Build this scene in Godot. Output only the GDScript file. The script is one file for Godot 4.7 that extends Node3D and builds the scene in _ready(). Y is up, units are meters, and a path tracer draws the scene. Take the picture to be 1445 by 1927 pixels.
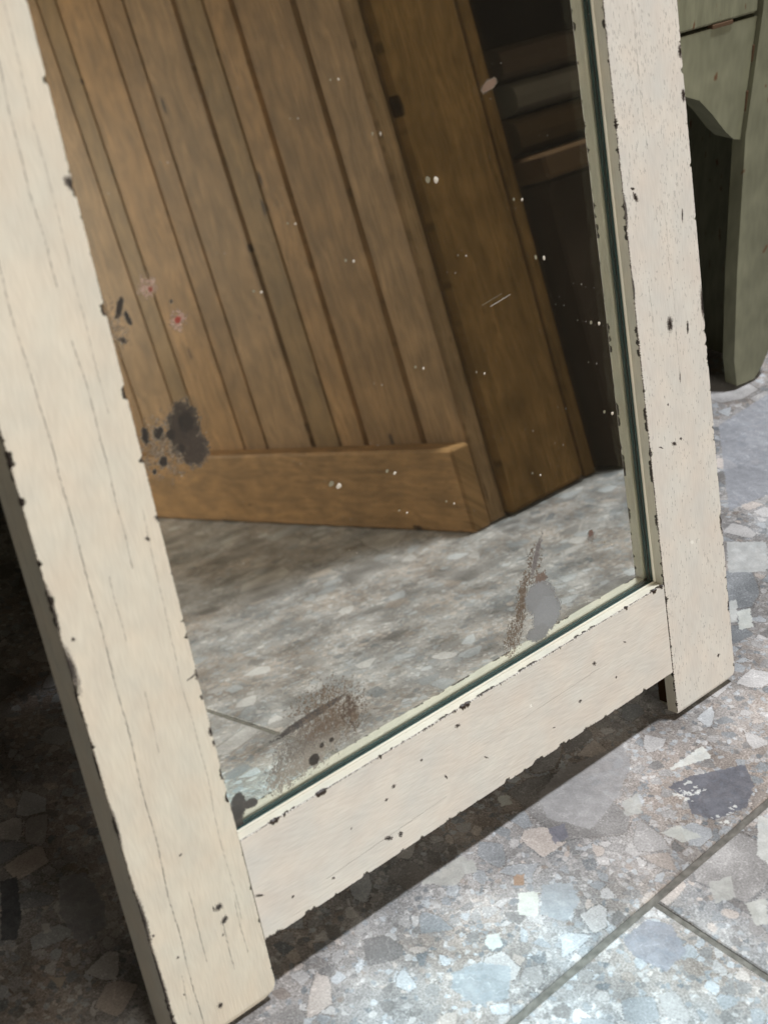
extends Node3D
# An old painted mirror leaning in a shop; lengths below are in millimetres, scaled by MM.
const MM := 0.001
const LEAN := 11.0          # degrees the mirror leans back
const THICK := 20.0         # thickness of the mirror frame
const STILE := 55.0         # width of the upright frame members
const OPENING := 298.7      # clear width between them
const RAIL_BOTTOM := 29.07
const RAIL_TOP := 87.33
const TALL := 1200.0
const LIP := 7.6            # depth of the sight edge in front of the glass

var rng := RandomNumberGenerator.new()
var chip_a := FastNoiseLite.new()
var chip_b := FastNoiseLite.new()
var grain := FastNoiseLite.new()
var blotch := FastNoiseLite.new()

# ------------------------------------------------------------------ naming
var taken := {}

func numbered(called: String) -> String:
	var n: int = taken.get(called, 0)
	taken[called] = n + 1
	return called if n == 0 else "%s_%03d" % [called, n]

func thing(called: String, label: String, category: String, at := Vector3.ZERO, group := "") -> Node3D:
	var o := Node3D.new()
	o.name = numbered(called)
	add_child(o)
	o.position = at
	o.set_meta("label", label)
	o.set_meta("category", category)
	if group != "":
		o.set_meta("group", group)
	return o

func part(called: String, mesh: Mesh, mats: Array, parent: Node, label := "") -> MeshInstance3D:
	var o := MeshInstance3D.new()
	o.name = called
	o.mesh = mesh
	for i in mini(mats.size(), mesh.get_surface_count()):
		o.set_surface_override_material(i, mats[i])
	parent.add_child(o, true)
	if label != "":
		o.set_meta("label", label)
	return o

# ------------------------------------------------------------------ mesh helpers
func begin() -> SurfaceTool:
	var st := SurfaceTool.new()
	st.begin(Mesh.PRIMITIVE_TRIANGLES)
	st.set_smooth_group(-1)
	return st

func quad(st: SurfaceTool, p: Array, uv: Array, flip := false) -> void:
	var order := [0, 2, 1, 0, 3, 2] if flip else [0, 1, 2, 0, 2, 3]
	for k in order:
		st.set_uv(uv[k])
		st.add_vertex(p[k] * MM)

func finish(tools: Array) -> ArrayMesh:
	var m := ArrayMesh.new()
	for st in tools:
		st.generate_normals()
		st.commit(m)
	return m

# A prism: polygon in a plane given by two axes, pushed along the third, front edge chamfered by c.
func prism(poly: PackedVector2Array, ax: Vector3, ay: Vector3, origin: Vector3, depth: float, c := 0.0, uvs := 0.001, uvo := Vector2.ZERO) -> ArrayMesh:
	# the front lies at origin, the body goes along -ax x ay
	var st := begin()
	var n := ax.cross(ay).normalized()
	var front := poly
	if c > 0.0:
		var shrunk := Geometry2D.offset_polygon(poly, -c)
		if shrunk.size() and shrunk[0].size() == poly.size():
			front = shrunk[0]
			# the same start corner
			var best := 0
			for i in front.size():
				if front[i].distance_to(poly[0]) < front[best].distance_to(poly[0]):
					best = i
			var turned := PackedVector2Array()
			for i in front.size():
				turned.append(front[(best + i) % front.size()])
			front = turned
	var tri := Geometry2D.triangulate_polygon(front)
	var at := func(p: Vector2, d: float) -> Vector3: return origin + ax * p.x + ay * p.y - n * d
	for i in range(0, tri.size(), 3):
		var a := front[tri[i]]
		var b := front[tri[i + 1]]
		var d := front[tri[i + 2]]
		if (b - a).cross(d - a) > 0.0:
			var s := b
			b = d
			d = s
		for q in [a, b, d]:
			st.set_uv(q * uvs + uvo)
			st.add_vertex(at.call(q, 0.0) * MM)
	var ccw := not Geometry2D.is_polygon_clockwise(poly)
	for i in poly.size():
		var j := (i + 1) % poly.size()
		var u0 := poly[i] * uvs + uvo
		var u1 := poly[j] * uvs + uvo
		if front != poly:
			quad(st, [at.call(front[i], 0.0), at.call(front[j], 0.0), at.call(poly[j], c), at.call(poly[i], c)], [u0, u1, u1, u0], not ccw)
		var dd := Vector2(depth * uvs, depth * uvs)
		quad(st, [at.call(poly[i], c if front != poly else 0.0), at.call(poly[j], c if front != poly else 0.0), at.call(poly[j], depth), at.call(poly[i], depth)], [u0, u1, u1 + dd, u0 + dd], not ccw)
	return finish([st])

func rect(x0: float, y0: float, x1: float, y1: float) -> PackedVector2Array:
	return PackedVector2Array([Vector2(x0, y0), Vector2(x1, y0), Vector2(x1, y1), Vector2(x0, y1)])

# A closed box between two corners, all edges chamfered a little, uv in metres from the two longest runs.
func block(lo: Vector3, hi: Vector3, c := 1.0, uvo := Vector2.ZERO, along := 1) -> ArrayMesh:
	var st := begin()
	var size := hi - lo
	var mid := (lo + hi) * 0.5
	for axis in 3:
		var u := (axis + 1) % 3
		var v := (axis + 2) % 3
		for s in [-1.0, 1.0]:
			var pts := []
			var uv := []
			for k in [[-1, -1], [1, -1], [1, 1], [-1, 1]]:
				var p := Vector3.ZERO
				p[axis] = s * size[axis] * 0.5
				p[u] = k[0] * (size[u] * 0.5 - c)
				p[v] = k[1] * (size[v] * 0.5 - c)
				pts.append(mid + p)
				uv.append(block_uv(mid + p, along, axis) + uvo)
			quad(st, pts, uv, s > 0.0)
		# chamfers running along this axis
		for su in [-1.0, 1.0]:
			for sv in [-1.0, 1.0]:
				var pts := []
				var uv := []
				for k in [[-1, 0], [1, 0], [1, 1], [-1, 1]]:
					var p := Vector3.ZERO
					p[axis] = k[0] * (size[axis] * 0.5 - c)
					p[u] = su * (size[u] * 0.5 - (c if k[1] == 1 else 0.0))
					p[v] = sv * (size[v] * 0.5 - (0.0 if k[1] == 1 else c))
					pts.append(mid + p)
					uv.append(block_uv(mid + p, along, u) + uvo)
				quad(st, pts, uv, su * sv < 0.0)
	# corners
	for sx in [-1.0, 1.0]:
		for sy in [-1.0, 1.0]:
			for sz in [-1.0, 1.0]:
				var e := size * 0.5
				var a := mid + Vector3(sx * e.x, sy * (e.y - c), sz * (e.z - c))
				var b := mid + Vector3(sx * (e.x - c), sy * e.y, sz * (e.z - c))
				var d := mid + Vector3(sx * (e.x - c), sy * (e.y - c), sz * e.z)
				var tri := [a, b, d] if sx * sy * sz < 0.0 else [a, d, b]
				for q in tri:
					st.set_uv(block_uv(q, along, 0) + uvo)
					st.add_vertex(q * MM)
	return finish([st])

# grain runs along the texture's y: the block's long axis is put there
func block_uv(p: Vector3, along: int, axis: int) -> Vector2:
	var across := 0.0
	match along:
		0: across = p.y + p.z
		1: across = p.x + p.z
		2: across = p.x + p.y
	return Vector2(across * 0.004, p[along] * 0.001)

# ------------------------------------------------------------------ pictures
func to_texture(data: PackedByteArray, w: int, h: int) -> ImageTexture:
	return ImageTexture.create_from_image(Image.create_from_data(w, h, false, Image.FORMAT_RGB8, data))

func put(data: PackedByteArray, i: int, r: float, g: float, b: float) -> void:
	data[i] = clampi(int(r), 0, 255)
	data[i + 1] = clampi(int(g), 0, 255)
	data[i + 2] = clampi(int(b), 0, 255)

func noise(kind: int, freq: float, start: int, octaves := 1) -> FastNoiseLite:
	var n := FastNoiseLite.new()
	n.noise_type = kind
	n.frequency = freq
	n.seed = start
	n.fractal_type = FastNoiseLite.FRACTAL_FBM if octaves > 1 else FastNoiseLite.FRACTAL_NONE
	n.fractal_octaves = octaves
	return n

# How far the paint is knocked off an edge, in mm, at a place along it.
func chip(edge: float, along: float, wear: float) -> float:
	var c := chip_a.get_noise_2d(along, edge * 37.0) * 0.9 + chip_b.get_noise_2d(along, edge * 37.0) * 0.8 + chip_b.get_noise_2d(along * 5.0, edge * 37.0 + 500.0) * 0.22
	return 0.14 + 0.10 * absf(chip_b.get_noise_2d(along * 3.0, edge * 11.0)) + 1.9 * smoothstep(0.52, 1.25, c + wear)

# Old paint on a board: across 0..wide mm (image x), along 0..long mm upward (image y from the bottom).
# chips: [across, along, half width, half length, slant]; cracks: [strength, across, along, across, along ...]
func painted(w: int, h: int, wide: float, long: float, edge: float, wears: Array, tint: Color, chips: Array, cracks: Array, pits: float, grain_along := true) -> Array:
	var data := PackedByteArray()
	data.resize(w * h * 3)
	var high := PackedByteArray()
	high.resize(w * h * 3)
	var sx := wide / w
	var sy := long / h
	var br := tint.r8
	var bg := tint.g8
	var bb := tint.b8
	for y in h:
		var v := long - (y + 0.5) * sy
		var c0 := chip(edge, v if grain_along else 0.0, wears[0])
		var c1 := chip(edge + 1.0, v if grain_along else 0.0, wears[1])
		for x in w:
			var a := (x + 0.5) * sx
			var gx := a
			var gy := v
			if not grain_along:
				# x runs along the board: its worn edges are at the top and bottom of the picture
				gx = long - v
				gy = a
				c0 = chip(edge, a, wears[0])
				c1 = chip(edge + 1.0, a, wears[1])
			var across_size := wide if grain_along else long
			var fine := grain.get_noise_2d(gx * 9.0 + edge * 91.0, gy * 0.9)
			var soft := blotch.get_noise_2d(gx * 1.6 + edge * 53.0, gy * 0.8)
			var hue := blotch.get_noise_2d(gx * 1.1 + 900.0, gy * 0.9 + edge * 31.0)
			var r := br + fine * 5.0 + soft * 7.0 + hue * 3.5
			var g := bg + fine * 5.0 + soft * 7.0 - hue * 0.5
			var b := bb + fine * 5.0 + soft * 6.0 - hue * 3.0
			var up := 150.0 + fine * 26.0 + soft * 26.0
			# open pores of the wood under thin paint
			var pore := grain.get_noise_2d(gx * 26.0 + 300.0, gy * 1.9 + edge * 11.0) - 0.12
			if pits > 0.0 and pore > 0.66 - pits * smoothstep(200.0, 400.0, gy) * 2.9 and soft > -0.2:
				var k := minf(1.0, (pore - 0.56 + pits) * 9.0)
				r -= 62.0 * k
				g -= 62.0 * k
				b -= 58.0 * k
				up -= 60.0 * k
			var ragged := grain.get_noise_2d(gx * 14.0 + 70.0, gy * 14.0) * 0.45
			var d0 := gx + ragged
			var d1 := across_size - gx + ragged
			if d0 < c0 or d1 < c1:
				var wood := 0.5 + 0.5 * grain.get_noise_2d(gx * 20.0, gy * 3.0 + 77.0)
				r = 22.0 + wood * 30.0
				g = 17.0 + wood * 20.0
				b = 14.0 + wood * 13.0
				up = 70.0 + wood * 20.0
			elif d0 < c0 + 0.45 and c0 > 0.5 or d1 < c1 + 0.45 and c1 > 0.5:
				# the thicker rim of the older coat
				r = lerpf(r, 196.0, 0.5)
				g = lerpf(g, 200.0, 0.5)
				b = lerpf(b, 180.0, 0.5)
				up += 25.0
			var i := (y * w + x) * 3
			put(data, i, r, g, b)
			high[i] = clampi(int(up), 0, 255)
			high[i + 1] = high[i]
			high[i + 2] = high[i]
	for c in cracks:
		for k in range(1, c.size() - 3, 2):
			var steps := int(absf(c[k + 3] - c[k + 1]) / sy * 1.3) + int(absf(c[k + 2] - c[k]) / sx * 1.3) + 2
			for s in steps:
				var t := float(s) / steps
				var a: float = lerpf(c[k], c[k + 2], t)
				var v: float = lerpf(c[k + 1], c[k + 3], t)
				a += chip_a.get_noise_2d(v * 0.6, c[1] * 9.0) * 0.7 + chip_b.get_noise_2d(v * 2.0, c[1] * 7.0) * 0.12
				var k2: float = 0.82 * c[0] * clampf(0.75 + chip_b.get_noise_2d(v * 1.5, c[1] * 3.0) * 1.5, 0.35, 1.0)
				for dx in 2:
					var x := int(a / sx) + dx
					var y := int((long - v) / sy)
					if x >= 0 and x < w and y >= 0 and y < h:
						var i := (y * w + x) * 3
						var m: float = k2 * (1.0 if dx == 0 else 0.45)
						put(data, i, lerpf(data[i], 46.0, m), lerpf(data[i + 1], 43.0, m), lerpf(data[i + 2], 40.0, m))
						high[i] = int(lerpf(high[i], 40.0, m))
						high[i + 1] = high[i]
						high[i + 2] = high[i]
	for c in chips:
		var reach := maxf(c[2], c[3]) * 1.6 + 1.0
		for y in range(maxi(0, int((long - c[1] - reach) / sy)), mini(h, int((long - c[1] + reach) / sy) + 1)):
			for x in range(maxi(0, int((c[0] - reach) / sx)), mini(w, int((c[0] + reach) / sx) + 1)):
				var a: float = (x + 0.5) * sx - c[0]
				var v: float = long - (y + 0.5) * sy - c[1]
				var lean: float = c[4]
				var p: float = (a * cos(lean) - v * sin(lean)) / c[2]
				var q: float = (a * sin(lean) + v * cos(lean)) / c[3]
				var far := sqrt(p * p + q * q) + grain.get_noise_2d(x * sx * 17.0, y * sy * 17.0) * 0.7
				if far < 1.0:
					var i := (y * w + x) * 3
					if c.size() > 5:
						put(data, i, 226, 226, 220)
						high[i] = 210
					else:
						var wood := 0.5 + 0.5 * grain.get_noise_2d(a * 30.0, v * 8.0)
						put(data, i, 26.0 + wood * 22.0, 21.0 + wood * 16.0, 18.0 + wood * 12.0)
						high[i] = 60
					high[i + 1] = high[i]
					high[i + 2] = high[i]
	var bump := Image.create_from_data(w, h, false, Image.FORMAT_RGB8, high)
	return [to_texture(data, w, h), ImageTexture.create_from_image(bump)]

func paint_material(maps: Array, rough := 0.42) -> StandardMaterial3D:
	var m := StandardMaterial3D.new()
	m.albedo_texture = maps[0]
	m.heightmap_enabled = true
	m.heightmap_texture = maps[1]
	m.heightmap_scale = 0.042
	m.roughness = rough
	m.metallic_specular = 0.5
	return m

func plain(color: Color, rough := 0.7, spec := 0.4) -> StandardMaterial3D:
	var m := StandardMaterial3D.new()
	m.albedo_color = color
	m.roughness = rough
	m.metallic_specular = spec
	return m

# ------------------------------------------------------------------ frame members
# place: (across, along, z) -> point. along runs l0..l1; the picture covers long mm of it.
func member(place: Callable, s: float, l0: float, l1: float, fine_to: float, edge: float, wears: Array, feet: Array, long: float, flip: bool, sideways := false, front_z := 0.0) -> ArrayMesh:
	var face := begin()
	var side := begin()
	var bare := begin()
	var stations := []
	var v := l0
	while v < l1 - 0.01:
		stations.append(v)
		if v < l0 + 8.0 and feet[0] + feet[1] > 0.0:
			v += 0.7
		elif v < fine_to:
			v += 0.8
		else:
			v += 40.0
	stations.append(l1)
	var before := []
	for t in stations:
		var bi := 0.35 + 0.75 * minf(chip(edge, t, wears[0]), 3.4)
		var bo := 0.35 + 0.75 * minf(chip(edge + 1.0, t, wears[1]), 3.4)
		var end := 0.0
		if feet[0] + feet[1] > 0.0 and t < l0 + 2.0:
			end = (1.0 - (t - l0) / 2.0) * (0.8 + 0.5 * chip_b.get_noise_2d(t * 9.0, edge))
		var ri := 0.0
		var ro := 0.0
		if t - l0 < feet[0]:
			ri = feet[0] - sqrt(maxf(0.0, feet[0] * feet[0] - pow(feet[0] - (t - l0), 2)))
		if t - l0 < feet[1]:
			ro = feet[1] - sqrt(maxf(0.0, feet[1] * feet[1] - pow(feet[1] - (t - l0), 2)))
		var a0 := ri
		var a1 := s - ro
		var f := front_z - end
		var pts := [Vector2(a0, f - bi), Vector2(a0 + bi * 0.3, f - bi * 0.35), Vector2(a0 + bi, f), Vector2(a1 - bo, f), Vector2(a1 - bo * 0.3, f - bo * 0.35), Vector2(a1, f - bo),
			Vector2(a1, -THICK), Vector2(7.0, -THICK), Vector2(7.0, -LIP), Vector2(a0, -LIP)]
		var row := []
		for p in pts:
			row.append(place.call(p.x, t, p.y))
		row.append(pts)
		row.append(t)
		if before.size():
			for i in 10:
				var j := (i + 1) % 10
				var q := [before[i], before[j], row[j], row[i]]
				var uv := []
				var old: Array = before[10]
				if i < 5:
					for e in [[old, i, before[11]], [old, j, before[11]], [pts, j, t], [pts, i, t]]:
						var p: Vector2 = e[0][e[1]]
						uv.append(Vector2(e[2] / long, p.x / s) if sideways else Vector2(p.x / s, 1.0 - e[2] / long))
					quad(face, q, uv, flip)
				else:
					for e in [[old, i, before[11]], [old, j, before[11]], [pts, j, t], [pts, i, t]]:
						var p: Vector2 = e[0][e[1]]
						var across := -p.y / 24.0
						if i == 6 or i == 8:
							across = 0.5 + p.x * 0.003
						uv.append(Vector2(across, 1.0 - e[2] / 480.0))
					quad(bare if i in [6, 7, 8] else side, q, uv, flip)
		else:
			# the end grain
			for i in range(1, 9):
				var tri := [row[0], row[i + 1], row[i]] if not flip else [row[0], row[i], row[i + 1]]
				for p in tri:
					side.set_uv(Vector2(0.1, 0.1))
					side.add_vertex(p * MM)
		before = row
	return finish([face, side, bare])

# ------------------------------------------------------------------ scene
func _ready() -> void:
	rng.seed = 7
	chip_a = noise(FastNoiseLite.TYPE_SIMPLEX_SMOOTH, 0.045, 11)
	chip_b = noise(FastNoiseLite.TYPE_SIMPLEX_SMOOTH, 0.17, 23)
	grain = noise(FastNoiseLite.TYPE_SIMPLEX_SMOOTH, 0.1, 5)
	blotch = noise(FastNoiseLite.TYPE_SIMPLEX_SMOOTH, 0.03, 31, 3)

	# camera
	var camera := Camera3D.new()
	camera.name = "camera"
	add_child(camera)
	camera.transform = Transform3D(Basis(Vector3(0.756926, -0.045133, 0.65194), Vector3(0.365992, 0.855759, -0.365687), Vector3(-0.541399, 0.515403, 0.664264)), Vector3(-244.11, 548.08, 399.34) * MM)
	camera.near = 0.05
	camera.far = 60.0
	var lens := CameraAttributesPhysical.new()
	lens.frustum_focal_length = 33.0
	lens.frustum_focus_distance = 0.84
	lens.frustum_near = 0.05
	lens.frustum_far = 60.0
	lens.exposure_aperture = 8.5
	camera.attributes = lens
	camera.fov = 39.964
	camera.current = true

	# light: dim shop, one ceiling spot right above the foot of the mirror, warm low light from the aisle
	var world := WorldEnvironment.new()
	world.name = "world"
	var env := Environment.new()
	env.background_mode = Environment.BG_COLOR
	env.background_color = Color(0.062, 0.049, 0.039)
	env.tonemap_mode = Environment.TONE_MAPPER_LINEAR
	env.tonemap_exposure = 20.0
	env.sdfgi_enabled = true
	env.ssao_enabled = true
	env.ssil_enabled = true
	world.environment = env
	add_child(world)
	area("ceiling_light", Vector3(950, 2500, 150), Vector3(250, 0, 60), Vector2(0.40, 0.13), 0.38, Color(0.97, 0.98, 1.0))
	area("aisle_light", Vector3(50, 400, 2050), Vector3(150, 200, 0), Vector2(0.9, 0.55), 0.132, Color(1.0, 0.962, 0.905))

	var spot := SpotLight3D.new()
	spot.name = "ceiling_spot"
	add_child(spot)
	spot.look_at_from_position(Vector3(520, 2500, 420) * MM, Vector3(64, 0, 134) * MM, Vector3(0, 0, -1))
	spot.spot_angle = 2.75
	spot.spot_angle_attenuation = 0.3
	spot.light_size = 0.03
	spot.light_energy = 0.34
	spot.light_color = Color(0.78, 0.95, 1.0)
	spot.shadow_enabled = true
	build_floor()
	build_green_cupboard()
	build_counter()
	build_shelf()
	build_mirror()

func area(called: String, at: Vector3, towards: Vector3, size: Vector2, energy: float, color: Color) -> void:
	var l := AreaLight3D.new()
	l.name = called
	add_child(l)
	var ahead := (towards - at).normalized()
	l.look_at_from_position(at * MM, towards * MM, Vector3.UP if absf(ahead.y) < 0.8 else Vector3(0, 0, -1))
	l.area_size = size
	l.light_energy = energy
	l.light_color = color
	l.shadow_enabled = true
	l.set("area_range", 8.0)

# ------------------------------------------------------------------ floor
func stone(data: PackedByteArray, w: int, h: int, scale: float, corner: Vector2, pts: Array, c: Color, vein := 0.0) -> void:
	var poly := PackedVector2Array()
	for i in range(0, pts.size(), 2):
		poly.append((Vector2(pts[i], pts[i + 1]) - corner) * scale)
	var box := Rect2(poly[0], Vector2.ZERO)
	for p in poly:
		box = box.expand(p)
	box = box.grow(3.0)
	for y in range(maxi(0, int(box.position.y)), mini(h, int(box.end.y))):
		for x in range(maxi(0, int(box.position.x)), mini(w, int(box.end.x))):
			var q := Vector2(x + grain.get_noise_2d(x * 1.6, y * 1.6) * 1.1, y + grain.get_noise_2d(x * 1.6 + 400.0, y * 1.6) * 1.1)
			if Geometry2D.is_point_in_polygon(q, poly):
				var n := grain.get_noise_2d(x * 4.0, y * 4.0) * 9.0 + blotch.get_noise_2d(x * 2.0, y * 2.0) * 16.0
				var line := absf(blotch.get_noise_2d(x * 0.9 + c.r * 900.0, y * 0.9))
				if line < 0.03:
					n += vein * (1.0 - line / 0.03)
				var i := (y * w + x) * 3
				var k := 0.8
				put(data, i, lerpf(data[i], c.r8 + n, k), lerpf(data[i + 1], c.g8 + n, k), lerpf(data[i + 2], c.b8 + n, k))

# Printed breccia: angular stones of several sizes in a speckled ground.
func breccia(w: int, h: int, start: int) -> PackedByteArray:
	var cells := []
	for spec in [[0.012, 0], [0.034, 1], [0.085, 2], [0.19, 3]]:
		var pair := []
		for kind in [FastNoiseLite.RETURN_CELL_VALUE, FastNoiseLite.RETURN_DISTANCE2_SUB]:
			var n := noise(FastNoiseLite.TYPE_CELLULAR, spec[0], start + spec[1] * 7)
			n.cellular_return_type = kind
			n.cellular_jitter = 1.0
			n.domain_warp_enabled = true
			n.domain_warp_amplitude = 0.10 / spec[0]
			n.domain_warp_frequency = spec[0] * 1.6
			n.domain_warp_fractal_type = FastNoiseLite.DOMAIN_WARP_FRACTAL_NONE
			pair.append(n.get_image(w, h, false, false, false).get_data())
		cells.append(pair)
	var cloud := noise(FastNoiseLite.TYPE_SIMPLEX_SMOOTH, 0.010, start + 50, 5).get_image(w, h).get_data()
	var hue := noise(FastNoiseLite.TYPE_SIMPLEX_SMOOTH, 0.0045, start + 51, 3).get_image(w, h).get_data()
	var vein := noise(FastNoiseLite.TYPE_SIMPLEX_SMOOTH, 0.03, start + 53, 5).get_image(w, h).get_data()
	var speck := noise(FastNoiseLite.TYPE_SIMPLEX_SMOOTH, 0.42, start + 52, 2).get_image(w, h).get_data()
	var data := PackedByteArray()
	data.resize(w * h * 3)
	# [kept share, edge, ...]: per size
	var keep := [34, 50, 92, 124]
	var rim := [9, 14, 16, 20]
	var base := PackedByteArray([0])
	for i in w * h:
		var cl: float = cloud[i] - 128.0
		var hu: float = hue[i] - 128.0
		var sp: float = speck[i] - 128.0
		var ve := absf(vein[i] - 128.0)
		var tone := 138.0 + cl * 0.32 + sp * 0.30
		if ve < 6.0:
			tone += (6.0 - ve) * 6.0
		var crack := absf(vein[i] - 96.0)
		if crack < 2.0 and cloud[i] > 120:
			tone -= 26.0
		var warm := 4.0 + hu * 0.06
		for s in 4:
			var id: int = cells[s][0][i]
			var pick := (id * 73 + s * 41) & 255
			if pick < keep[s]:
				var edge: int = cells[s][1][i] - 128
				if edge < 0:
					edge += 128
				var over: float = edge - rim[s] * (0.7 + (sp + cl) * 0.003)
				if over > 0.0 and over < 5.0 and s < 3:
					tone -= 22.0
					break
				if edge * 1.0 > rim[s] * (0.7 + (sp + cl) * 0.003):
					var shade := (id * 151 + 17) & 255
					var stone_tone := 0.0
					if shade < 95:
						stone_tone = 166.0 + shade * 0.38
					elif shade < 190:
						stone_tone = 128.0 + (shade - 95) * 0.32
					else:
						stone_tone = 96.0 + (shade - 190) * 0.45
					stone_tone += sp * 0.14 + cl * (0.34 if s == 0 else 0.2)
					if ve < 3.0:
						stone_tone += 22.0
					var solid := 0.5 if s == 0 else (0.7 if s == 1 else 0.6)
					tone = lerpf(tone, stone_tone, solid)
					var tint := (id * 199 + 5) & 255
					warm = -3.0 if tint < 90 else (2.0 if tint < 235 else 8.0)
					break
		put(data, i * 3, tone + warm, tone, tone - warm * 0.8)
	return data

func build_floor() -> void:
	var root := Node3D.new()
	root.name = "floor"
	root.set_meta("kind", "structure")
	add_child(root)
	root.position = Vector3(177, 0, 83) * MM
	root.rotation_degrees.y = 2.3
	var w := 2048
	var h := 1024
	var k := 2048.0 / 1200.0
	var a := breccia(w, h, 101)
	var o := Vector2(-400, -600)
	var pale := Color8(196, 199, 193)
	stone(a, w, h, k, o, [17, -94, 42, -100, 85, -88, 74, -73, 48, -62, 18, -56, 8, -78], Color8(152, 151, 151), 20.0)
	stone(a, w, h, k, o, [-44, -53, -36, -46, -49, -35, -55, -43], Color8(206, 209, 200))
	stone(a, w, h, k, o, [-31, -48, -19, -38, -27, -26, -42, -23, -47, -35], Color8(148, 154, 158))
	stone(a, w, h, k, o, [-77, -45, -70, -42, -75, -35, -81, -36, -81, -42], pale)
	stone(a, w, h, k, o, [74, -47, 88, -44, 119, -27, 108, -13, 90, -6, 70, -13, 66, -25, 74, -34], Color8(88, 90, 99))
	stone(a, w, h, k, o, [87, -56, 116, -54, 111, -44, 87, -54], Color8(206, 209, 204))
	stone(a, w, h, k, o, [42, -27, 53, -25, 55, -10, 44, -15], Color8(176, 178, 172))
	stone(a, w, h, k, o, [46, -57, 59, -56, 47, -44, 39, -49], Color8(172, 173, 168))
	stone(a, w, h, k, o, [-105, -41, -91, -36, -82, -23, -97, -11, -111, -20, -112, -34], Color8(140, 147, 151), 40.0)
	stone(a, w, h, k, o, [2, -73, 11, -69, 5, -61, -4, -63], Color8(98, 98, 108))
	stone(a, w, h, k, o, [-37, -63, -32, -60, -38, -54, -42, -58], Color8(150, 122, 98))
	stone(a, w, h, k, o, [-75, -94, -46, -93, -44, -83, -64, -80], Color8(172, 172, 166))
	stone(a, w, h, k, o, [-49, -88, -43, -86, -48, -78, -54, -82], Color8(180, 181, 176))
	stone(a, w, h, k, o, [1, -110, 7, -107, 3, -100, -3, -103], pale)
	stone(a, w, h, k, o, [-231, -213, -228, -211, -230, -205, -234, -206], Color8(190, 190, 186))
	stone(a, w, h, k, o, [-207, -235, -195, -228, -200, -202, -208, -188, -225, -186, -221, -212], Color8(140, 142, 145), 25.0)
	stone(a, w, h, k, o, [-231, -255, -223, -252, -235, -226, -246, -213, -252, -218], Color8(72, 76, 82))
	stone(a, w, h, k, o, [-247, -180, -240, -174, -247, -170], Color8(176, 164, 148))
	stone(a, w, h, k, o, [308, -173, 327, -153, 305, -136, 295, -131, 276, -149], Color8(178, 180, 178))
	stone(a, w, h, k, o, [451, -282, 528, -285, 385, -189, 345, -197], Color8(142, 145, 151), 30.0)
	stone(a, w, h, k, o, [242, -118, 251, -114, 234, -100, 226, -105], pale)
	stone(a, w, h, k, o, [249, -129, 253, -126, 232, -111, 228, -114], Color8(186, 188, 184))
	# white crumbs printed along the dark stone
	for n in 46:
		var c := Vector2(71 + rng.randf() * 16.0, -42 + rng.randf() * 12.0) if n < 32 else Vector2(70 + rng.randf() * 22.0, -15 + rng.randf() * 8.0)
		var r := 0.5 + rng.randf() * 1.3
		stone(a, w, h, k, o, [c.x - r, c.y, c.x, c.y - r * 0.8, c.x + r, c.y, c.x + r * 0.3, c.y + r], Color8(205, 207, 203))
	var b := breccia(w, h, 303)
	o = Vector2(0, 0)
	stone(b, w, h, k, o, [89, 2, 92, 8, 62, 28, 64, 19], Color8(192, 194, 190))
	stone(b, w, h, k, o, [30, 12, 42, 18, 31, 28, 21, 23], Color8(170, 171, 166))
	stone(b, w, h, k, o, [31, 34, 42, 39, 28, 50, 23, 46], Color8(184, 186, 180))
	o = Vector2(-1200, 0)
	stone(b, w, h, k, o, [-12, 5, -6, 16, -15, 32, -32, 32, -35, 15, -31, 5], Color8(128, 129, 136), 30.0)
	var looks := []
	for data in [a, b]:
		var m := StandardMaterial3D.new()
		m.albedo_texture = to_texture(data, w, h)
		var rough := noise(FastNoiseLite.TYPE_SIMPLEX_SMOOTH, 0.05, 9, 4)
		m.roughness = 0.5
		m.metallic_specular = 0.4
		looks.append(m)
	var grout := StandardMaterial3D.new()
	grout.albedo_color = Color.WHITE
	var gn := noise(FastNoiseLite.TYPE_SIMPLEX_SMOOTH, 0.05, 77, 4)
	var gt := NoiseTexture2D.new()
	gt.width = 256
	gt.height = 256
	gt.seamless = true
	gt.noise = gn
	var ramp := Gradient.new()
	ramp.set_color(0, Color8(88, 85, 79))
	ramp.set_color(1, Color8(130, 126, 118))
	gt.color_ramp = ramp
	grout.albedo_texture = gt
	grout.uv1_scale = Vector3(60, 60, 60)
	grout.roughness = 0.95
	var bed := begin()
	quad(bed, [Vector3(-2600, -1.3, -2000), Vector3(3000, -1.3, -2000), Vector3(3000, -1.3, 2600), Vector3(-2600, -1.3, 2600)], [Vector2(0, 0), Vector2(1, 0), Vector2(1, 1), Vector2(0, 1)])
	quad(bed, [Vector3(-2600, -40, -2000), Vector3(3000, -40, -2000), Vector3(3000, -40, 2600), Vector3(-2600, -40, 2600)], [Vector2(0, 0), Vector2(1, 0), Vector2(1, 1), Vector2(0, 1)], true)
	part("grout", finish([bed]), [grout], root)
	for row in range(-2, 2):
		for col in range(-2, 3):
			var x0 := col * 1200.0 + (-400.0 if row % 2 != 0 else 0.0)
			var m: int = 0 if row == -1 else 1
			var turn := (row + col * 2 + 8) % 4
			if row == -1 and col == 0 or row == 0 and col <= 0:
				turn = 0
			part("tile", tile(x0, row * 1200.0, turn), [looks[m]], root)

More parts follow.
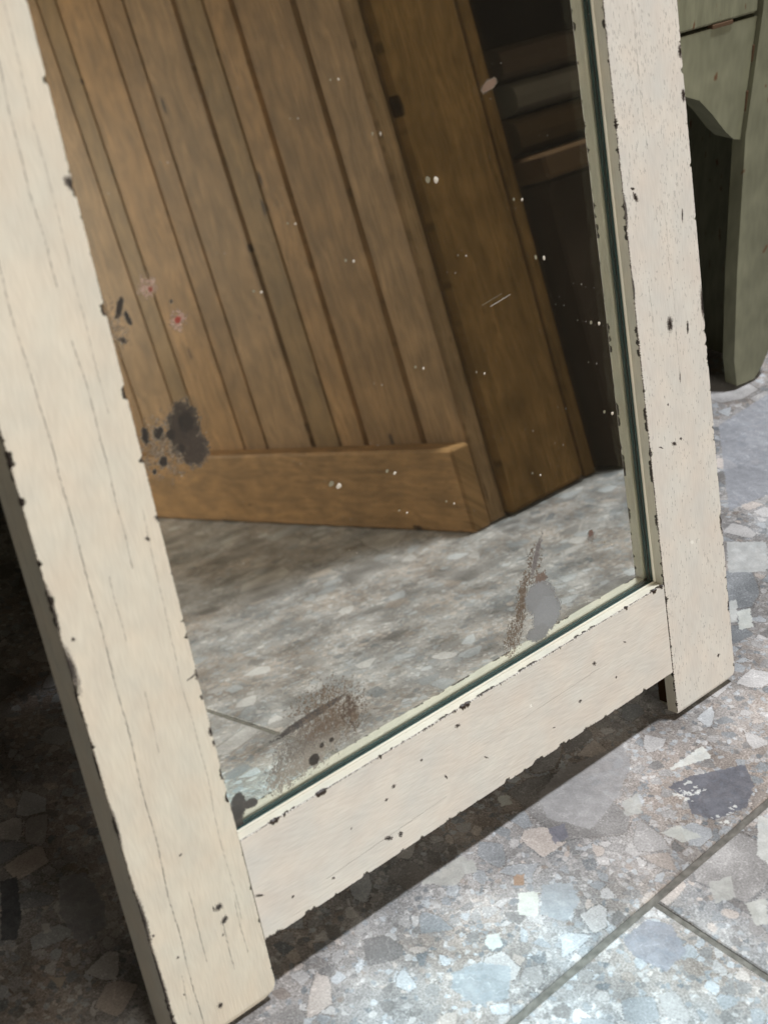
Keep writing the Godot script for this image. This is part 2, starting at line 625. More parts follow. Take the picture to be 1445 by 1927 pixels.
func tile(x: float, z: float, turn: int) -> ArrayMesh:
	var st := begin()
	var lo := Vector2(x + 2.0, z + 2.2)
	var hi := Vector2(x + 1198.0, z + 1197.8)
	var c := 0.7
	var uv := func(p: Vector2) -> Vector2:
		var q := Vector2((p.x - x) / 1200.0, (p.y - z) / 600.0 - 1.0)
		if turn & 1:
			q.x = 1.0 - q.x
		if turn & 2:
			q.y = 1.0 - q.y
		return q
	var out := [lo, Vector2(hi.x, lo.y), hi, Vector2(lo.x, hi.y)]
	var ins := [lo + Vector2(c, c), Vector2(hi.x - c, lo.y + c), hi - Vector2(c, c), Vector2(lo.x + c, hi.y - c)]
	var top := []
	var tuv := []
	for p in ins:
		top.append(Vector3(p.x, 0, p.y))
		tuv.append(uv.call(p))
	quad(st, top, tuv)
	for i in 4:
		var j := (i + 1) % 4
		quad(st, [Vector3(ins[j].x, 0, ins[j].y), Vector3(ins[i].x, 0, ins[i].y), Vector3(out[i].x, -c, out[i].y), Vector3(out[j].x, -c, out[j].y)], [uv.call(ins[j]), uv.call(ins[i]), uv.call(out[i]), uv.call(out[j])])
		quad(st, [Vector3(out[j].x, -c, out[j].y), Vector3(out[i].x, -c, out[i].y), Vector3(out[i].x, -9, out[i].y), Vector3(out[j].x, -9, out[j].y)], [uv.call(out[j]), uv.call(out[i]), uv.call(out[i]), uv.call(out[j])])
	return finish([st])

# ------------------------------------------------------------------ green cupboard behind
func build_green_cupboard() -> void:
	var root := thing("painted_cupboard", "sage green painted cupboard on bracket feet with scalloped apron behind the mirror", "cupboard", Vector3(120, 0, -250) * MM)
	var w := 256
	var data := PackedByteArray()
	data.resize(w * w * 3)
	for y in w:
		for x in w:
			var n := blotch.get_noise_2d(x * 1.3, y * 1.3) * 14.0 + grain.get_noise_2d(x * 3.0, y * 1.0) * 5.0
			var r := 118.0 + n
			var g := 119.0 + n
			var b := 98.0 + n * 0.9
			if blotch.get_noise_2d(x * 2.2 + 700.0, y * 2.2) > 0.56:
				r = 96.0
				g = 68.0
				b = 44.0
			put(data, (y * w + x) * 3, r, g, b)
	var green := StandardMaterial3D.new()
	green.albedo_texture = to_texture(data, w, w)
	green.roughness = 0.55
	green.uv1_scale = Vector3(2.2, 2.2, 1)
	var worn := plain(Color8(84, 64, 46), 0.8)
	# local x is measured from 120, local z from -250
	var foot := PackedVector2Array([Vector2(559, 4), Vector2(583, 2), Vector2(592, 10), Vector2(605, 31), Vector2(613, 60), Vector2(616, 110), Vector2(616, 1290), Vector2(548, 1290), Vector2(548, 316), Vector2(540, 224), Vector2(545, 110), Vector2(552, 30)])
	var mirrored := PackedVector2Array()
	for p in foot:
		mirrored.append(Vector2(-p.x - 40.0, p.y))
	mirrored.reverse()
	part("bracket_foot", prism(foot, Vector3.RIGHT, Vector3.UP, Vector3(0, 0, 4), 12, 2.0), [green], root)
	part("bracket_foot", prism(mirrored, Vector3.RIGHT, Vector3.UP, Vector3(0, 0, 4), 12, 2.0), [green], root)
	var apron := PackedVector2Array([Vector2(539, 221), Vector2(531, 223), Vector2(520, 231), Vector2(502, 248), Vector2(485, 262), Vector2(469, 268), Vector2(300, 270), Vector2(-340, 270), Vector2(-509, 268), Vector2(-525, 262), Vector2(-542, 248), Vector2(-560, 231), Vector2(-571, 223), Vector2(-579, 221), Vector2(-587, 312), Vector2(547, 312)])
	part("apron", prism(apron, Vector3.RIGHT, Vector3.UP, Vector3(0, 0, 0), 18, 2.5), [green], root, "scalloped lower board with worn edges")
	for spot in [[505, 313, 12], [546, 285, 4], [543, 250, 5]]:
		var wear := block(Vector3(spot[0] - spot[2], spot[1] - 1.6, -4), Vector3(spot[0] + spot[2], spot[1] + 1.6, 1.2), 0.5)
		if spot[1] < 300:
			wear = block(Vector3(spot[0] - 1.8, spot[1] - spot[2] * 1.6, -4), Vector3(spot[0] + 1.8, spot[1] + spot[2] * 1.6, 1.2), 0.5)
		part("worn_patch", wear, [worn], root)
	part("lower_rail", block(Vector3(-586, 314.5, -18), Vector3(546.5, 420, 1), 2.0), [green], root)
	part("door", block(Vector3(-585, 422.5, -18), Vector3(-21, 1200, 0), 2.5), [green], root)
	part("door", block(Vector3(-18.5, 422.5, -18), Vector3(545, 1200, 0), 2.5), [green], root)
	part("top_rail", block(Vector3(-586, 1202.5, -18), Vector3(546.5, 1290, 1), 2.0), [green], root)
	part("end_panel", block(Vector3(604, 3, -418), Vector3(615, 330, -9), 1.0), [green], root)
	part("end_panel", block(Vector3(-655, 3, -418), Vector3(-644, 330, -9), 1.0), [green], root)
	part("back_panel", block(Vector3(-643, 3, -418), Vector3(603, 330, -408), 1.0), [green], root)
	part("carcass", block(Vector3(-640, 330, -420), Vector3(604, 1285, -62), 2.0), [green], root)
	part("cupboard_top", block(Vector3(-664, 1291, -430), Vector3(624, 1318, 18), 4.0), [green], root)

# ------------------------------------------------------------------ wooden counter seen in the mirror
func wood_texture(start: int) -> ImageTexture:
	var w := 384
	var h := 1024
	var data := PackedByteArray()
	data.resize(w * h * 3)
	var fine := noise(FastNoiseLite.TYPE_SIMPLEX_SMOOTH, 0.12, start, 2)
	var broad := noise(FastNoiseLite.TYPE_SIMPLEX_SMOOTH, 0.02, start + 1, 3)
	for y in h:
		for x in w:
			var bend := broad.get_noise_2d(x * 0.5, y * 0.35) * 16.0
			var band := sin((x + bend * 2.6) * 0.24) * 0.5 + broad.get_noise_2d(x * 2.4 + bend, y * 0.12) * 1.2
			var f := fine.get_noise_2d(x * 3.6, y * 0.10)
			var pore := fine.get_noise_2d(x * 7.0 + 500.0, y * 0.30)
			var t := 0.55 + band * 0.15 + f * 0.27 + broad.get_noise_2d(x * 0.6 + 300.0, y * 0.8) * 0.25
			if pore > 0.38:
				t -= (pore - 0.38) * 2.0
			t = clampf(t, 0.0, 1.0)
			put(data, (y * w + x) * 3, 103.0 + t * 72.0, 83.0 + t * 57.0, 58.0 + t * 43.0)
	# small knots and nail marks
	var r := RandomNumberGenerator.new()
	r.seed = start
	for n in 7:
		var c := Vector2(r.randf() * w, r.randf() * h)
		var s := 1.6 + r.randf() * 3.0
		for y in range(maxi(0, int(c.y - s * 5)), mini(h, int(c.y + s * 5))):
			for x in range(maxi(0, int(c.x - s * 2)), mini(w, int(c.x + s * 2))):
				var d := Vector2((x - c.x) / s, (y - c.y) / (s * 2.2)).length()
				if d < 1.0:
					var i := (y * w + x) * 3
					put(data, i, data[i] * 0.45, data[i + 1] * 0.42, data[i + 2] * 0.4)
	return to_texture(data, w, h)

func wood_material(start: int, tint := Color.WHITE) -> StandardMaterial3D:
	var m := StandardMaterial3D.new()
	m.albedo_texture = wood_texture(start)
	m.albedo_color = tint
	m.roughness = 0.62
	m.metallic_specular = 0.17
	return m

func build_counter() -> void:
	var root := thing("wooden_counter", "brown wooden counter of vertical tongue and groove boards reflected in the mirror", "counter", Vector3(640, 0, 900) * MM)
	var o := Vector3(640, 0, 900)
	var looks := [wood_material(211), wood_material(212)]
	var shades := [Color(1, 1, 1), Color(0.93, 0.93, 0.88), Color(1.04, 1.01, 0.95), Color(0.96, 0.94, 0.9)]
	var tinted := []
	for m in looks:
		for s in shades:
			var t: StandardMaterial3D = m.duplicate()
			t.albedo_color = s
			tinted.append(t)
	var cuts := [446, 516, 614, 663, 716, 814, 866, 962, 1008, 1106, 1160, 1258, 1310, 1400]
	for i in cuts.size() - 1:
		var z0: float = cuts[i]
		var z1: float = cuts[i + 1]
		var a := z0 - o.z + 0.7
		var b := z1 - o.z - 0.7
		# profile in (z, depth): vee edges, a rounded end on the corner board
		var ch := 5.2 if z0 in [516.0, 614.0, 716.0] else 2.6
		var ch2 := 5.2 if z1 in [516.0, 614.0, 716.0] else 2.6
		var pts := PackedVector2Array([Vector2(a, ch), Vector2(a + ch * 0.8, 0), Vector2(b - ch2 * 0.8, 0), Vector2(b, ch2), Vector2(b, 18), Vector2(a, 18)])
		if i == 0:
			pts = PackedVector2Array([Vector2(a, 4), Vector2(a + 1.2, 1.2), Vector2(a + 4, 0), Vector2(b - ch2 * 0.8, 0), Vector2(b, ch2), Vector2(b, 18), Vector2(a, 18)])
		part("board", upright(pts, 570.0 - o.x, 3.0, 900.0, Vector2(i * 0.37, i * 0.23)), [tinted[(i * 3) % 8]], root)
	part("backing_panel", block(Vector3(588.2, 4, 449) - o, Vector3(594, 900, 1400) - o, 0.5), [plain(Color8(46, 34, 22), 0.9)], root)
	# the cleat along the floor
	part("plinth_board", block(Vector3(546, 0.5, 446) - o, Vector3(569.5, 86.5, 1400) - o, 2.6, Vector2(0.13, 0.2), 2), [tinted[6]], root, "low board along the floor with a rounded top edge")
	# end of the counter, facing the mirror
	var ends := [[590.6, 696.3, 438.5, 5.0], [697.6, 712.0, 440.0, 1.2]]
	var end_look: StandardMaterial3D = looks[1].duplicate()
	end_look.albedo_color = Color(0.85, 0.81, 0.68)
	for i in 2:
		var e: Array = ends[i]
		part("end_board", block(Vector3(e[0], 2, e[2]) - o, Vector3(e[1], 900, 462) - o, e[3], Vector2(0.3 * i + 0.1, 0.4 * i)), [end_look], root)
	part("carcass", block(Vector3(597, 6, 465) - o, Vector3(711, 898, 1398) - o, 1.0), [plain(Color8(70, 52, 34), 0.9)], root)
	part("counter_top", block(Vector3(540, 901, 425) - o, Vector3(730, 930, 1420) - o, 5.0, Vector2.ZERO, 2), [tinted[0]], root)

# A board standing upright: profile in (z, depth behind its face), face at x.
func upright(pts: PackedVector2Array, x: float, y0: float, y1: float, uvo: Vector2) -> ArrayMesh:
	var st := begin()
	for i in pts.size():
		var p := pts[i]
		var q := pts[(i + 1) % pts.size()]
		var u0 := Vector2((p.x + p.y) * 0.004, 0) + uvo
		var u1 := Vector2((q.x + q.y) * 0.004, 0) + uvo
		var rise := Vector2(0, (y1 - y0) * 0.001)
		quad(st, [Vector3(x + p.y, y0, p.x), Vector3(x + q.y, y0, q.x), Vector3(x + q.y, y1, q.x), Vector3(x + p.y, y1, p.x)], [u0, u1, u1 + rise, u0 + rise], true)
	for y in [y0, y1]:
		for i in range(1, pts.size() - 1):
			for k in ([0, i, i + 1] if y == y1 else [0, i + 1, i]):
				st.set_uv(pts[k] * 0.004)
				st.add_vertex(Vector3(x + pts[k].y, y, pts[k].x) * MM)
	return finish([st])

# ------------------------------------------------------------------ dim shelf beyond the counter
func build_shelf() -> void:
	var root := thing("dark_stand", "dark grey stand with a brown shelf board beyond the counter, dim in the mirror", "stand", Vector3(1000, 0, 650) * MM)
	var o := Vector3(1000, 0, 650)
	var grey := plain(Color8(56, 46, 37), 0.9, 0.1)
	var brown := plain(Color8(78, 60, 42), 0.9, 0.1)
	part("base", block(Vector3(722, 2, 412) - o, Vector3(1400, 296, 900) - o, 3.0), [grey], root)
	part("shelf_board", block(Vector3(718, 297, 404) - o, Vector3(1404, 322, 905) - o, 3.0, Vector2.ZERO, 0), [brown], root)
	part("back_panel", block(Vector3(722, 323, 800) - o, Vector3(1400, 900, 818) - o, 2.0), [plain(Color8(58, 42, 28), 0.9, 0.1)], root)
	part("shelf_board", block(Vector3(718, 540, 404) - o, Vector3(1404, 565, 800) - o, 3.0, Vector2.ZERO, 0), [brown], root)
	part("side_panel", block(Vector3(1380, 323, 410) - o, Vector3(1400, 539, 799) - o, 2.0), [brown], root)
	var cloths := [["grey brown folded blanket lying on the shelf board, lowest of its pile", 322.5, 40.0, 470.0, Color8(112, 92, 70)], ["grey folded blanket in the middle of the pile on the dark stand", 363.5, 34.0, 480.0, Color8(132, 124, 112)], ["dark brown folded blanket on top of the pile on the dark stand", 398.5, 36.0, 476.0, Color8(92, 76, 62)]]
	for c in cloths:
		var b := thing("folded_blanket", c[0], "blanket", Vector3(900, c[1], 560) * MM, "blankets piled on the dark stand")
		var m := plain(c[4], 0.95, 0.05)
		var fold := begin()
		var n := 10
		var ring := func(t: float) -> Array:
			var out := []
			for k in 16:
				var ang := TAU * k / 16.0
				var ex := 118.0 + 6.0 * sin(t * 7.0 + c[1])
				var y: float = c[2] * 0.5 + signf(sin(ang)) * pow(absf(sin(ang)), 0.55) * c[2] * 0.5
				var z: float = signf(cos(ang)) * pow(absf(cos(ang)), 0.45) * (70.0 + 4.0 * sin(t * 5.0))
				out.append(Vector3(lerpf(-ex, ex, t), y, z))
			return out
		for s in n:
			var p: Array = ring.call(float(s) / n)
			var q: Array = ring.call(float(s + 1) / n)
			for k in 16:
				var j := (k + 1) % 16
				quad(fold, [p[k], p[j], q[j], q[k]], [Vector2.ZERO, Vector2.ZERO, Vector2.ZERO, Vector2.ZERO])
			if s == 0 or s == n - 1:
				var e: Array = p if s == 0 else q
				for k in range(1, 15):
					for v in ([e[0], e[k + 1], e[k]] if s == 0 else [e[0], e[k], e[k + 1]]):
						fold.set_uv(Vector2.ZERO)
						fold.add_vertex(v * MM)
		part("folded_cloth", finish([fold]), [m], b)

# ------------------------------------------------------------------ the mirror
func build_mirror() -> void:
	var root := thing("framed_mirror", "old mirror in a chipped cream painted wooden frame leaning on the tiled floor", "mirror", Vector3(0, THICK * sin(deg_to_rad(LEAN)), 0) * MM)
	root.rotation_degrees.x = -LEAN
	var cream := Color8(206, 201, 187)
	var white := Color8(205, 202, 195)
	var left_maps := painted(208, 1800, STILE, 480.0, 1.0, [0.08, 0.14], cream,
		[[18.6, 62, 1.6, 1.5, 0.3], [17.4, 53.9, 1.8, 1.3, 0.6], [21.2, 62.5, 0.4, 1.3, 0.1], [30.5, 12.6, 1.2, 1.3, 0], [52.3, 67.9, 0.6, 0.6, 0], [1.6, 390, 1.7, 2.4, 0.5], [0.3, 175.6, 1.1, 2.6, 0], [0.5, 147, 1.3, 2.2, 0], [0.3, 141, 0.9, 1.5, 0], [0.4, 250.6, 1.0, 1.5, 0.4], [7.1, 243.9, 0.7, 1.2, 0.8], [50, 216.8, 0.8, 0.8, 0], [20, 47, 0.5, 0.5, 0], [44, 50, 0.6, 0.5, 0], [30, 98, 0.7, 0.4, 0.4], [46, 30, 0.5, 0.5, 0], [3, 176, 2.6, 0.35, 0.2], [54.6, 78, 1.2, 12, 0], [54.7, 42, 0.9, 26, 0.01], [54.6, 12, 1.0, 10, 0], [54.7, 128, 0.8, 8, 0], [54.3, 205, 1.8, 9, 0.05], [54.6, 232, 1.0, 9, 0]],
		[[0.75, 37, 300, 36.8, 273.4, 36.6, 240.5, 37.8, 191.7, 38.5, 132.4, 40.4, 69.3, 41.1, 0], [0.55, 37.3, 470, 37.7, 339.4, 37, 300], [0.6, 16.8, 332.8, 15.6, 297.2, 16.7, 253.6, 16.5, 234.2], [0.35, 27.6, 235.4, 28.5, 204.9], [0.3, 5.8, 256.4, 6.8, 212.5, 8.7, 177.2, 7.9, 122, 9.4, 82.3, 9, 48.8], [0.55, 17, 470, 17, 435.2, 17.9, 396.5, 17, 353.9], [0.5, 31, 78, 31.1, 38.8], [0.5, 18.7, 52, 18.9, 25.7], [0.4, 10, 60, 10.4, 30], [0.3, 26, 180, 26.4, 150], [0.3, 45, 40, 45.4, 18], [0.3, 9.5, 470, 10, 300]], 0.0)
	var right_maps := painted(208, 1500, STILE, 420.0, 5.0, [-0.04, 0.14], white,
		[[8.8, 308.3, 1.1, 2.6, -0.5], [7.4, 313, 1.4, 0.6, 0.3], [25.9, 234.8, 1.9, 3.6, 0.05], [40, 228.6, 0.8, 3.0, 0.1], [20, 167, 1.7, 0.9, 0.5], [25.7, 168, 0.9, 0.7, 0.4], [8.8, 168.8, 1.6, 0.4, 0.5], [18, 191, 0.6, 0.6, 0], [40.9, 21.2, 1.0, 0.9, 0], [27.2, 103, 1.6, 0.9, 0.7, 1], [33, 102, 0.5, 0.5, 0, 1], [0.4, 302.8, 0.9, 7.0, 0], [0.4, 262, 0.7, 5.0, 0], [53.6, 373, 1.2, 3.0, 0], [53.2, 351, 1.4, 2.6, 0], [54.3, 238, 1.4, 8.0, 0], [54.5, 104, 1.4, 6.0, 0], [54.5, 49, 1.1, 3.0, 0], [30, 203, 0.4, 2.4, 0.1], [44, 290, 0.5, 3.0, 0.1]],
		[[0.25, 20, 415, 21, 330], [0.2, 30, 300, 30.5, 200], [0.25, 12, 260, 12.6, 232]], 0.05)
	var rail_maps := painted(1088, 216, OPENING, RAIL_TOP - RAIL_BOTTOM, 9.0, [0.36, 0.26], white,
		[[236.4, 58.26 - 21.7, 1.3, 0.9, 0.6], [221.8, 58.26 - 38.6, 1.1, 0.8, 0], [186.1, 58.26 - 23, 0.9, 1.0, 0, 1], [135, 58.26 - 8.8, 1.4, 0.9, 0.3], [108.7, 58.26 - 15.4, 0.6, 0.5, 0], [89.2, 58.26 - 20.1, 1.1, 0.9, 0], [83.2, 58.26 - 24.9, 0.9, 0.6, 0], [80.2, 58.26 - 46.2, 2.4, 0.9, 0.5], [87.6, 58.26 - 48.1, 1.1, 1.4, 0], [121.9, 58.26 - 32.7, 0.4, 1.4, -0.5], [3.0, 58.26 - 32.7, 2.2, 0.6, 0.5], [252, 20, 0.6, 0.5, 0], [262, 38, 1.2, 0.4, 0.6], [20, 14, 0.7, 0.6, 0], [44, 10, 0.8, 0.5, 0.3], [60, 30, 0.5, 0.5, 0], [150, 22, 1.4, 0.3, 0.7], [200, 14, 0.8, 0.3, 0.4]],
		[[0.25, 40, 12, 120, 14.5], [0.2, 150, 30, 240, 32]], 0.0, false)
	var side_maps := painted(96, 1400, 24.0, 480.0, 13.0, [0.42, 0.05], Color8(204, 201, 186), [], [[0.3, 12, 400, 12.3, 200]], 0.0)
	var left := paint_material(left_maps)
	var right := paint_material(right_maps)
	var rail := paint_material(rail_maps)
	var side := paint_material(side_maps, 0.55)
	var bare := plain(Color8(74, 54, 38), 0.9, 0.2)
	var fine := 470.0
	part("stile", member(func(a, t, z): return Vector3(-a, t, z), STILE, 0.0, TALL, fine, 1.0, [0.08, 0.14], [7.0, 2.0], 480.0, true), [left, side, bare], root, "cream left upright with long hairline cracks")
	part("stile", member(func(a, t, z): return Vector3(OPENING + a, t, z), STILE, 0.0, TALL, fine, 5.0, [-0.04, 0.14], [1.5, 6.0], 420.0, false), [right, side, bare], root, "white right upright with dark chips")
	part("rail", member(func(a, t, z): return Vector3(t, RAIL_TOP - a, z), RAIL_TOP - RAIL_BOTTOM, 0.25, OPENING - 0.25, OPENING, 9.0, [0.36, 0.26], [0.0, 0.0], OPENING, false, true, -0.4), [rail, side, bare], root, "bottom rail with ragged lower edge")
	part("rail", member(func(a, t, z): return Vector3(t, TALL - 60.0 + a, z), 60.0, 0.25, OPENING - 0.25, OPENING, 17.0, [0.12, 0.2], [0.0, 0.0], OPENING, true, true, -0.4), [rail, side, bare], root)
	# thin beads that hold the glass
	var bead := paint_material([side_maps[0], side_maps[1]], 0.5)
	var y1 := TALL - 60.0
	part("glazing_bead", block(Vector3(-2, RAIL_TOP, -7.9), Vector3(0.9, y1, -6.4), 0.4), [bead], root)
	part("glazing_bead", block(Vector3(OPENING - 0.9, RAIL_TOP, -7.9), Vector3(OPENING + 2, y1, -6.4), 0.4), [bead], root)
	part("glazing_bead", block(Vector3(1, RAIL_TOP - 2, -7.9), Vector3(OPENING - 1, RAIL_TOP + 0.9, -6.4), 0.5, Vector2.ZERO, 0), [bead], root)
	var rim := plain(Color8(22, 66, 68), 0.12)
	part("glass_edge", block(Vector3(OPENING + 0.2, RAIL_TOP - 3, -10.6), Vector3(OPENING + 1.4, y1, -8.4), 0.3), [rim], root)
	part("glass_edge", block(Vector3(-1.4, RAIL_TOP - 3, -10.6), Vector3(-0.2, y1, -8.4), 0.3), [rim], root)
	part("glass_edge", block(Vector3(-0.1, RAIL_TOP - 1.4, -10.6), Vector3(OPENING + 0.1, RAIL_TOP - 0.2, -8.4), 0.3, Vector2.ZERO, 0), [rim], root)
	# silvered plate: glass in front, aged silver behind
	var silver := silver_material()
	var plate := begin()
	var lo := Vector2(-5.5, RAIL_TOP - 5.5)
	var hi := Vector2(OPENING + 5.5, y1 + 5.0)
	var uv := func(p: Vector2) -> Vector2: return Vector2(p.x / OPENING, 1.0 - (p.y - 82.0) / 546.0)
	var c := [lo, Vector2(lo.x, hi.y), hi, Vector2(hi.x, lo.y)]
	quad(plate, [Vector3(c[0].x, c[0].y, -11), Vector3(c[1].x, c[1].y, -11), Vector3(c[2].x, c[2].y, -11), Vector3(c[3].x, c[3].y, -11)], [uv.call(c[0]), uv.call(c[1]), uv.call(c[2]), uv.call(c[3])])
	part("silvering", finish([plate]), [silver], root, "aged silver with dark blotches and brown corroded patches")
	var pane := begin()
	quad(pane, [Vector3(c[0].x, c[0].y, -8.2), Vector3(c[1].x, c[1].y, -8.2), Vector3(c[2].x, c[2].y, -8.2), Vector3(c[3].x, c[3].y, -8.2)], [Vector2.ZERO, Vector2.ZERO, Vector2.ZERO, Vector2.ZERO])
	var glass := StandardMaterial3D.new()
	glass.transparency = BaseMaterial3D.TRANSPARENCY_ALPHA
	glass.albedo_color = Color(1.0, 0.97, 0.9, 0.006)
	glass.roughness = 0.0
	part("glass_pane", finish([pane]), [glass], root)
	part("backing_board", block(Vector3(6.5, RAIL_TOP - 6.5, -18.5), Vector3(OPENING - 6.5, y1 + 6.5, -12.0), 0.5), [plain(Color8(58, 42, 30), 0.9)], root)
	dust(root)

func dust(root: Node3D) -> void:
	var st := begin()
	var spots := [[183.1, 346.8, 1.9, 2.2], [128.3, 323.3, 0.9, 0.9], [77, 323.9, 0.9, 0.8], [245.2, 292.8, 1.1, 1.7], [129.9, 219.6, 1.3, 1.0], [96.9, 225.7, 1.9, 1.7], [195, 248.2, 0.8, 0.8], [162.6, 190.7, 0.8, 0.8], [281, 197, 1.3, 1.2], [278.8, 248.2, 1.3, 1.3], [269, 123.4, 0.7, 0.7], [155.4, 373.9, 0.5, 1.3], [137.6, 401, 0.7, 0.6], [101.2, 347.3, 0.7, 0.6], [157.5, 263.2, 0.8, 0.8], [222.7, 183.1, 0.8, 0.8], [132.9, 197.6, 0.8, 0.7], [194.5, 307.7, 0.6, 0.5], [235.6, 324.6, 0.9, 1.0]]
	for n in 150:
		var s := 0.10 + 0.30 * pow(rng.randf(), 3.0)
		spots.append([rng.randf() * OPENING, 95.0 + rng.randf() * 370.0, s, s * (0.8 + 0.5 * rng.randf())])
	for n in 90:
		# a dense drift of fine dust on the right half
		var s := 0.08 + 0.16 * pow(rng.randf(), 3.0)
		spots.append([170.0 + rng.randf() * 110.0, 180.0 + rng.randf() * 230.0, s, s])
	for s in spots:
		var base := Vector3(s[0], s[1], -8.1)
		var ring := []
		for k in 8:
			var ang := TAU * k / 8.0
			var f := 0.8 + 0.35 * rng.randf()
			ring.append(base + Vector3(cos(ang) * s[2] * f, sin(ang) * s[3] * f, 0) * 0.8)
		var crown := base + Vector3(0, 0, minf(0.3, s[2] * 0.5))
		for k in 8:
			for v in [ring[k], crown, ring[(k + 1) % 8]]:
				st.set_uv(Vector2.ZERO)
				st.add_vertex(v * MM)
			for v in [ring[k], ring[(k + 1) % 8], base]:
				st.set_uv(Vector2.ZERO)
				st.add_vertex(v * MM)
	# a hair stuck across the corner and a short scratch
	for line in [[6, 131, 15, 127], [205, 279.5, 219, 281.5]]:
		var a := Vector3(line[0], line[1], -8.05)
		var b := Vector3(line[2], line[3], -8.05)
		var up := Vector3(0, 0.06, 0)
		quad(st, [a - up, a + up, b + up, b - up], [Vector2.ZERO, Vector2.ZERO, Vector2.ZERO, Vector2.ZERO])
		quad(st, [a + Vector3(0, 0, 0.2), b + Vector3(0, 0, 0.2), b + up, a + up], [Vector2.ZERO, Vector2.ZERO, Vector2.ZERO, Vector2.ZERO])
	var o := part("dust_specks", finish([st]), [plain(Color8(186, 180, 168), 0.9, 0.2)], root)
	o.set_meta("kind", "stuff")

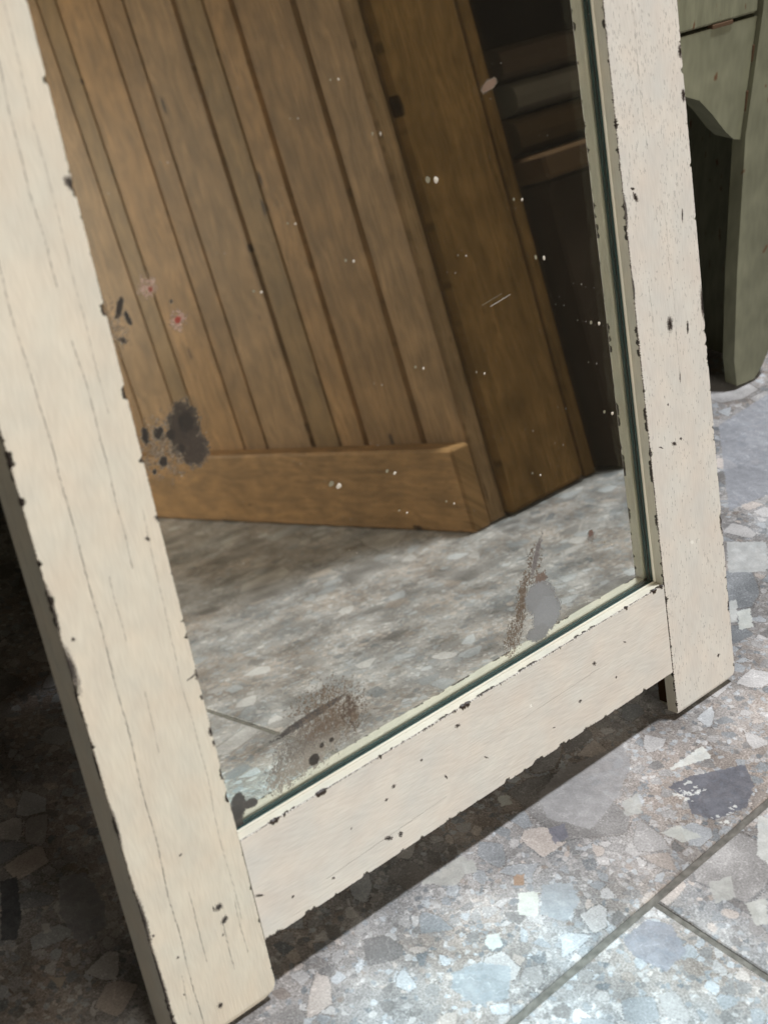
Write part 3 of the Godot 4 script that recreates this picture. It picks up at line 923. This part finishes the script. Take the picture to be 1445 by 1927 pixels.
# Aged silver: colour, and in one picture roughness (green) and metal (blue).
func silver_material() -> ORMMaterial3D:
	var w := 768
	var h := 1408
	var col := PackedByteArray()
	col.resize(w * h * 3)
	var orm := PackedByteArray()
	orm.resize(w * h * 3)
	var haze := noise(FastNoiseLite.TYPE_SIMPLEX_SMOOTH, 0.01, 61, 4).get_image(w, h).get_data()
	var fine := noise(FastNoiseLite.TYPE_SIMPLEX_SMOOTH, 0.2, 62, 3)
	for i in w * h:
		var n: float = (haze[i] - 128.0) * 0.06
		put(col, i * 3, 234.0 + n, 236.0 + n, 227.0 + n)
		orm[i * 3] = 255
		orm[i * 3 + 1] = 4
		orm[i * 3 + 2] = 255
	# [u, v, half width, half height, slant, density 0..1, colour, spread]
	var dark := Color8(40, 34, 28)
	var black := Color8(10, 9, 8)
	var tan := Color8(88, 74, 58)
	var grey := Color8(112, 108, 102)
	var brown := Color8(98, 84, 70)
	var pink := Color8(150, 122, 110)
	var spots := [
		[18, 274, 16, 13, 0.3, 0.45, tan], [27, 279, 8.5, 12.5, 0.15, 1.1, dark], [30, 268, 7.5, 8, 0.2, 1.05, Color8(46, 39, 33)], [28.6, 281, 3.6, 4.4, 0, 1.3, black], [15.3, 281, 2.6, 3.0, 0, 1.0, black], [8.8, 282, 1.7, 4.0, 0, 1.2, black], [20.4, 278.5, 2.1, 2.5, 0, 1.2, black], [14.1, 268.6, 2.2, 2.2, 0, 1.1, black], [9, 266, 1.2, 1.4, 0, 1.0, black], [24, 271, 1.6, 2, 0, 1, black],
		[11.3, 336, 1.6, 5.0, 0.5, 1.1, black], [14, 331, 1.2, 3.4, -0.2, 1.1, black], [9.5, 323.3, 3.0, 1.6, 0.5, 0.8, dark], [8, 330, 5, 10, 0, 0.3, tan],
		[26, 340.7, 4.6, 4.8, 0, 0.6, pink], [27, 339.5, 1.1, 1.1, 0, 1.2, Color8(120, 52, 40)], [36, 323.7, 4.4, 4.6, 0, 0.55, pink], [36, 323.7, 1.5, 1.5, 0, 1.3, Color8(132, 44, 34)], [35, 332, 0.7, 0.9, 0, 1.2, dark],
		[226.9, 381, 6.0, 2.6, -0.3, 1.1, Color8(112, 92, 78)],
		[256.6, 132.7, 2.8, 4.4, -0.1, 0.75, grey], [256.6, 135, 2.0, 2.0, 0, 1.2, Color8(96, 70, 58)],
		[211, 134, 6.0, 14, 0.45, 0.5, brown], [200, 118, 5.0, 18, 0.35, 0.7, brown], [190, 101, 6.5, 12, 0.5, 0.55, brown], [214, 138, 2.4, 12, 0.5, 0.95, Color8(104, 100, 100)], [215, 125, 5.0, 4.0, 0, 1.0, Color8(108, 92, 82)],
		[213, 114, 11.5, 9.5, 0.5, 1.5, Color8(130, 134, 138)], [216, 103, 11, 10, -0.3, 1.45, Color8(136, 141, 146)], [208, 95, 9, 5, 0.2, 1.1, Color8(128, 132, 136)],
		[57, 120.5, 23, 2.3, -0.06, 1.25, Color8(58, 55, 54)], [58, 108, 27, 14, -0.2, 0.85, grey], [70, 113, 20, 15, 0, 0.55, brown], [64, 126, 18, 9, 0, 0.42, brown], [80, 112, 6, 12, 0, 0.7, Color8(78, 64, 52)], [36, 100, 12, 9, -0.4, 0.6, grey], [50, 100, 26, 7, -0.15, 0.7, Color8(140, 136, 128)], [54, 98, 3.2, 3.2, 0, 1.3, dark], [60, 103, 1.4, 1.4, 0, 1.3, dark], [66, 103, 1.5, 1.2, 0, 1.3, dark], [82, 108, 3, 3, 0, 0.9, brown],
		[9, 97, 4.0, 7.0, 0.2, 1.4, Color8(60, 58, 56)], [15, 95, 4.5, 2.4, 0.3, 1.3, Color8(64, 62, 60)], [4, 92, 6, 8, 0, 1.3, Color8(56, 54, 52)],
	]
	for s in spots:
		var reach: float = maxf(s[2], s[3]) * 1.5
		var c: Color = s[6]
		for y in range(maxi(0, int((628.0 - s[1] - reach) / 546.0 * h)), mini(h, int((628.0 - s[1] + reach) / 546.0 * h))):
			for x in range(maxi(0, int((s[0] - reach) / OPENING * w)), mini(w, int((s[0] + reach) / OPENING * w))):
				var du: float = (x + 0.5) / w * OPENING - s[0]
				var dv: float = 628.0 - (y + 0.5) / h * 546.0 - s[1]
				var p: float = (du * cos(s[4]) - dv * sin(s[4])) / s[2]
				var q: float = (du * sin(s[4]) + dv * cos(s[4])) / s[3]
				var d := sqrt(p * p + q * q)
				var ragged: float = fine.get_noise_2d(x * 0.45, y * 0.45) * 0.5 + fine.get_noise_2d(x * 1.7, y * 1.7) * 0.75
				if s[5] >= 1.05:
					ragged *= 0.62
				var there: float = s[5] * (1.25 - d * d * 0.9) + ragged * 1.1 - 0.42
				if there > 0.0:
					var i := (y * w + x) * 3
					var k := minf(1.0, there * 1.8)
					var n := fine.get_noise_2d(x * 1.6 + 90.0, y * 1.6) * (9.0 if s[5] > 1.05 else 24.0)
					var kc := minf(1.0, k * 2.6)
					put(col, i, lerpf(col[i], c.r8 + n, kc), lerpf(col[i + 1], c.g8 + n, kc), lerpf(col[i + 2], c.b8 + n, kc))
					orm[i + 1] = int(lerpf(orm[i + 1], 200.0, k))
					orm[i + 2] = int(lerpf(orm[i + 2], 0.0, k))
	var m := ORMMaterial3D.new()
	m.albedo_texture = to_texture(col, w, h)
	m.orm_texture = to_texture(orm, w, h)
	return m
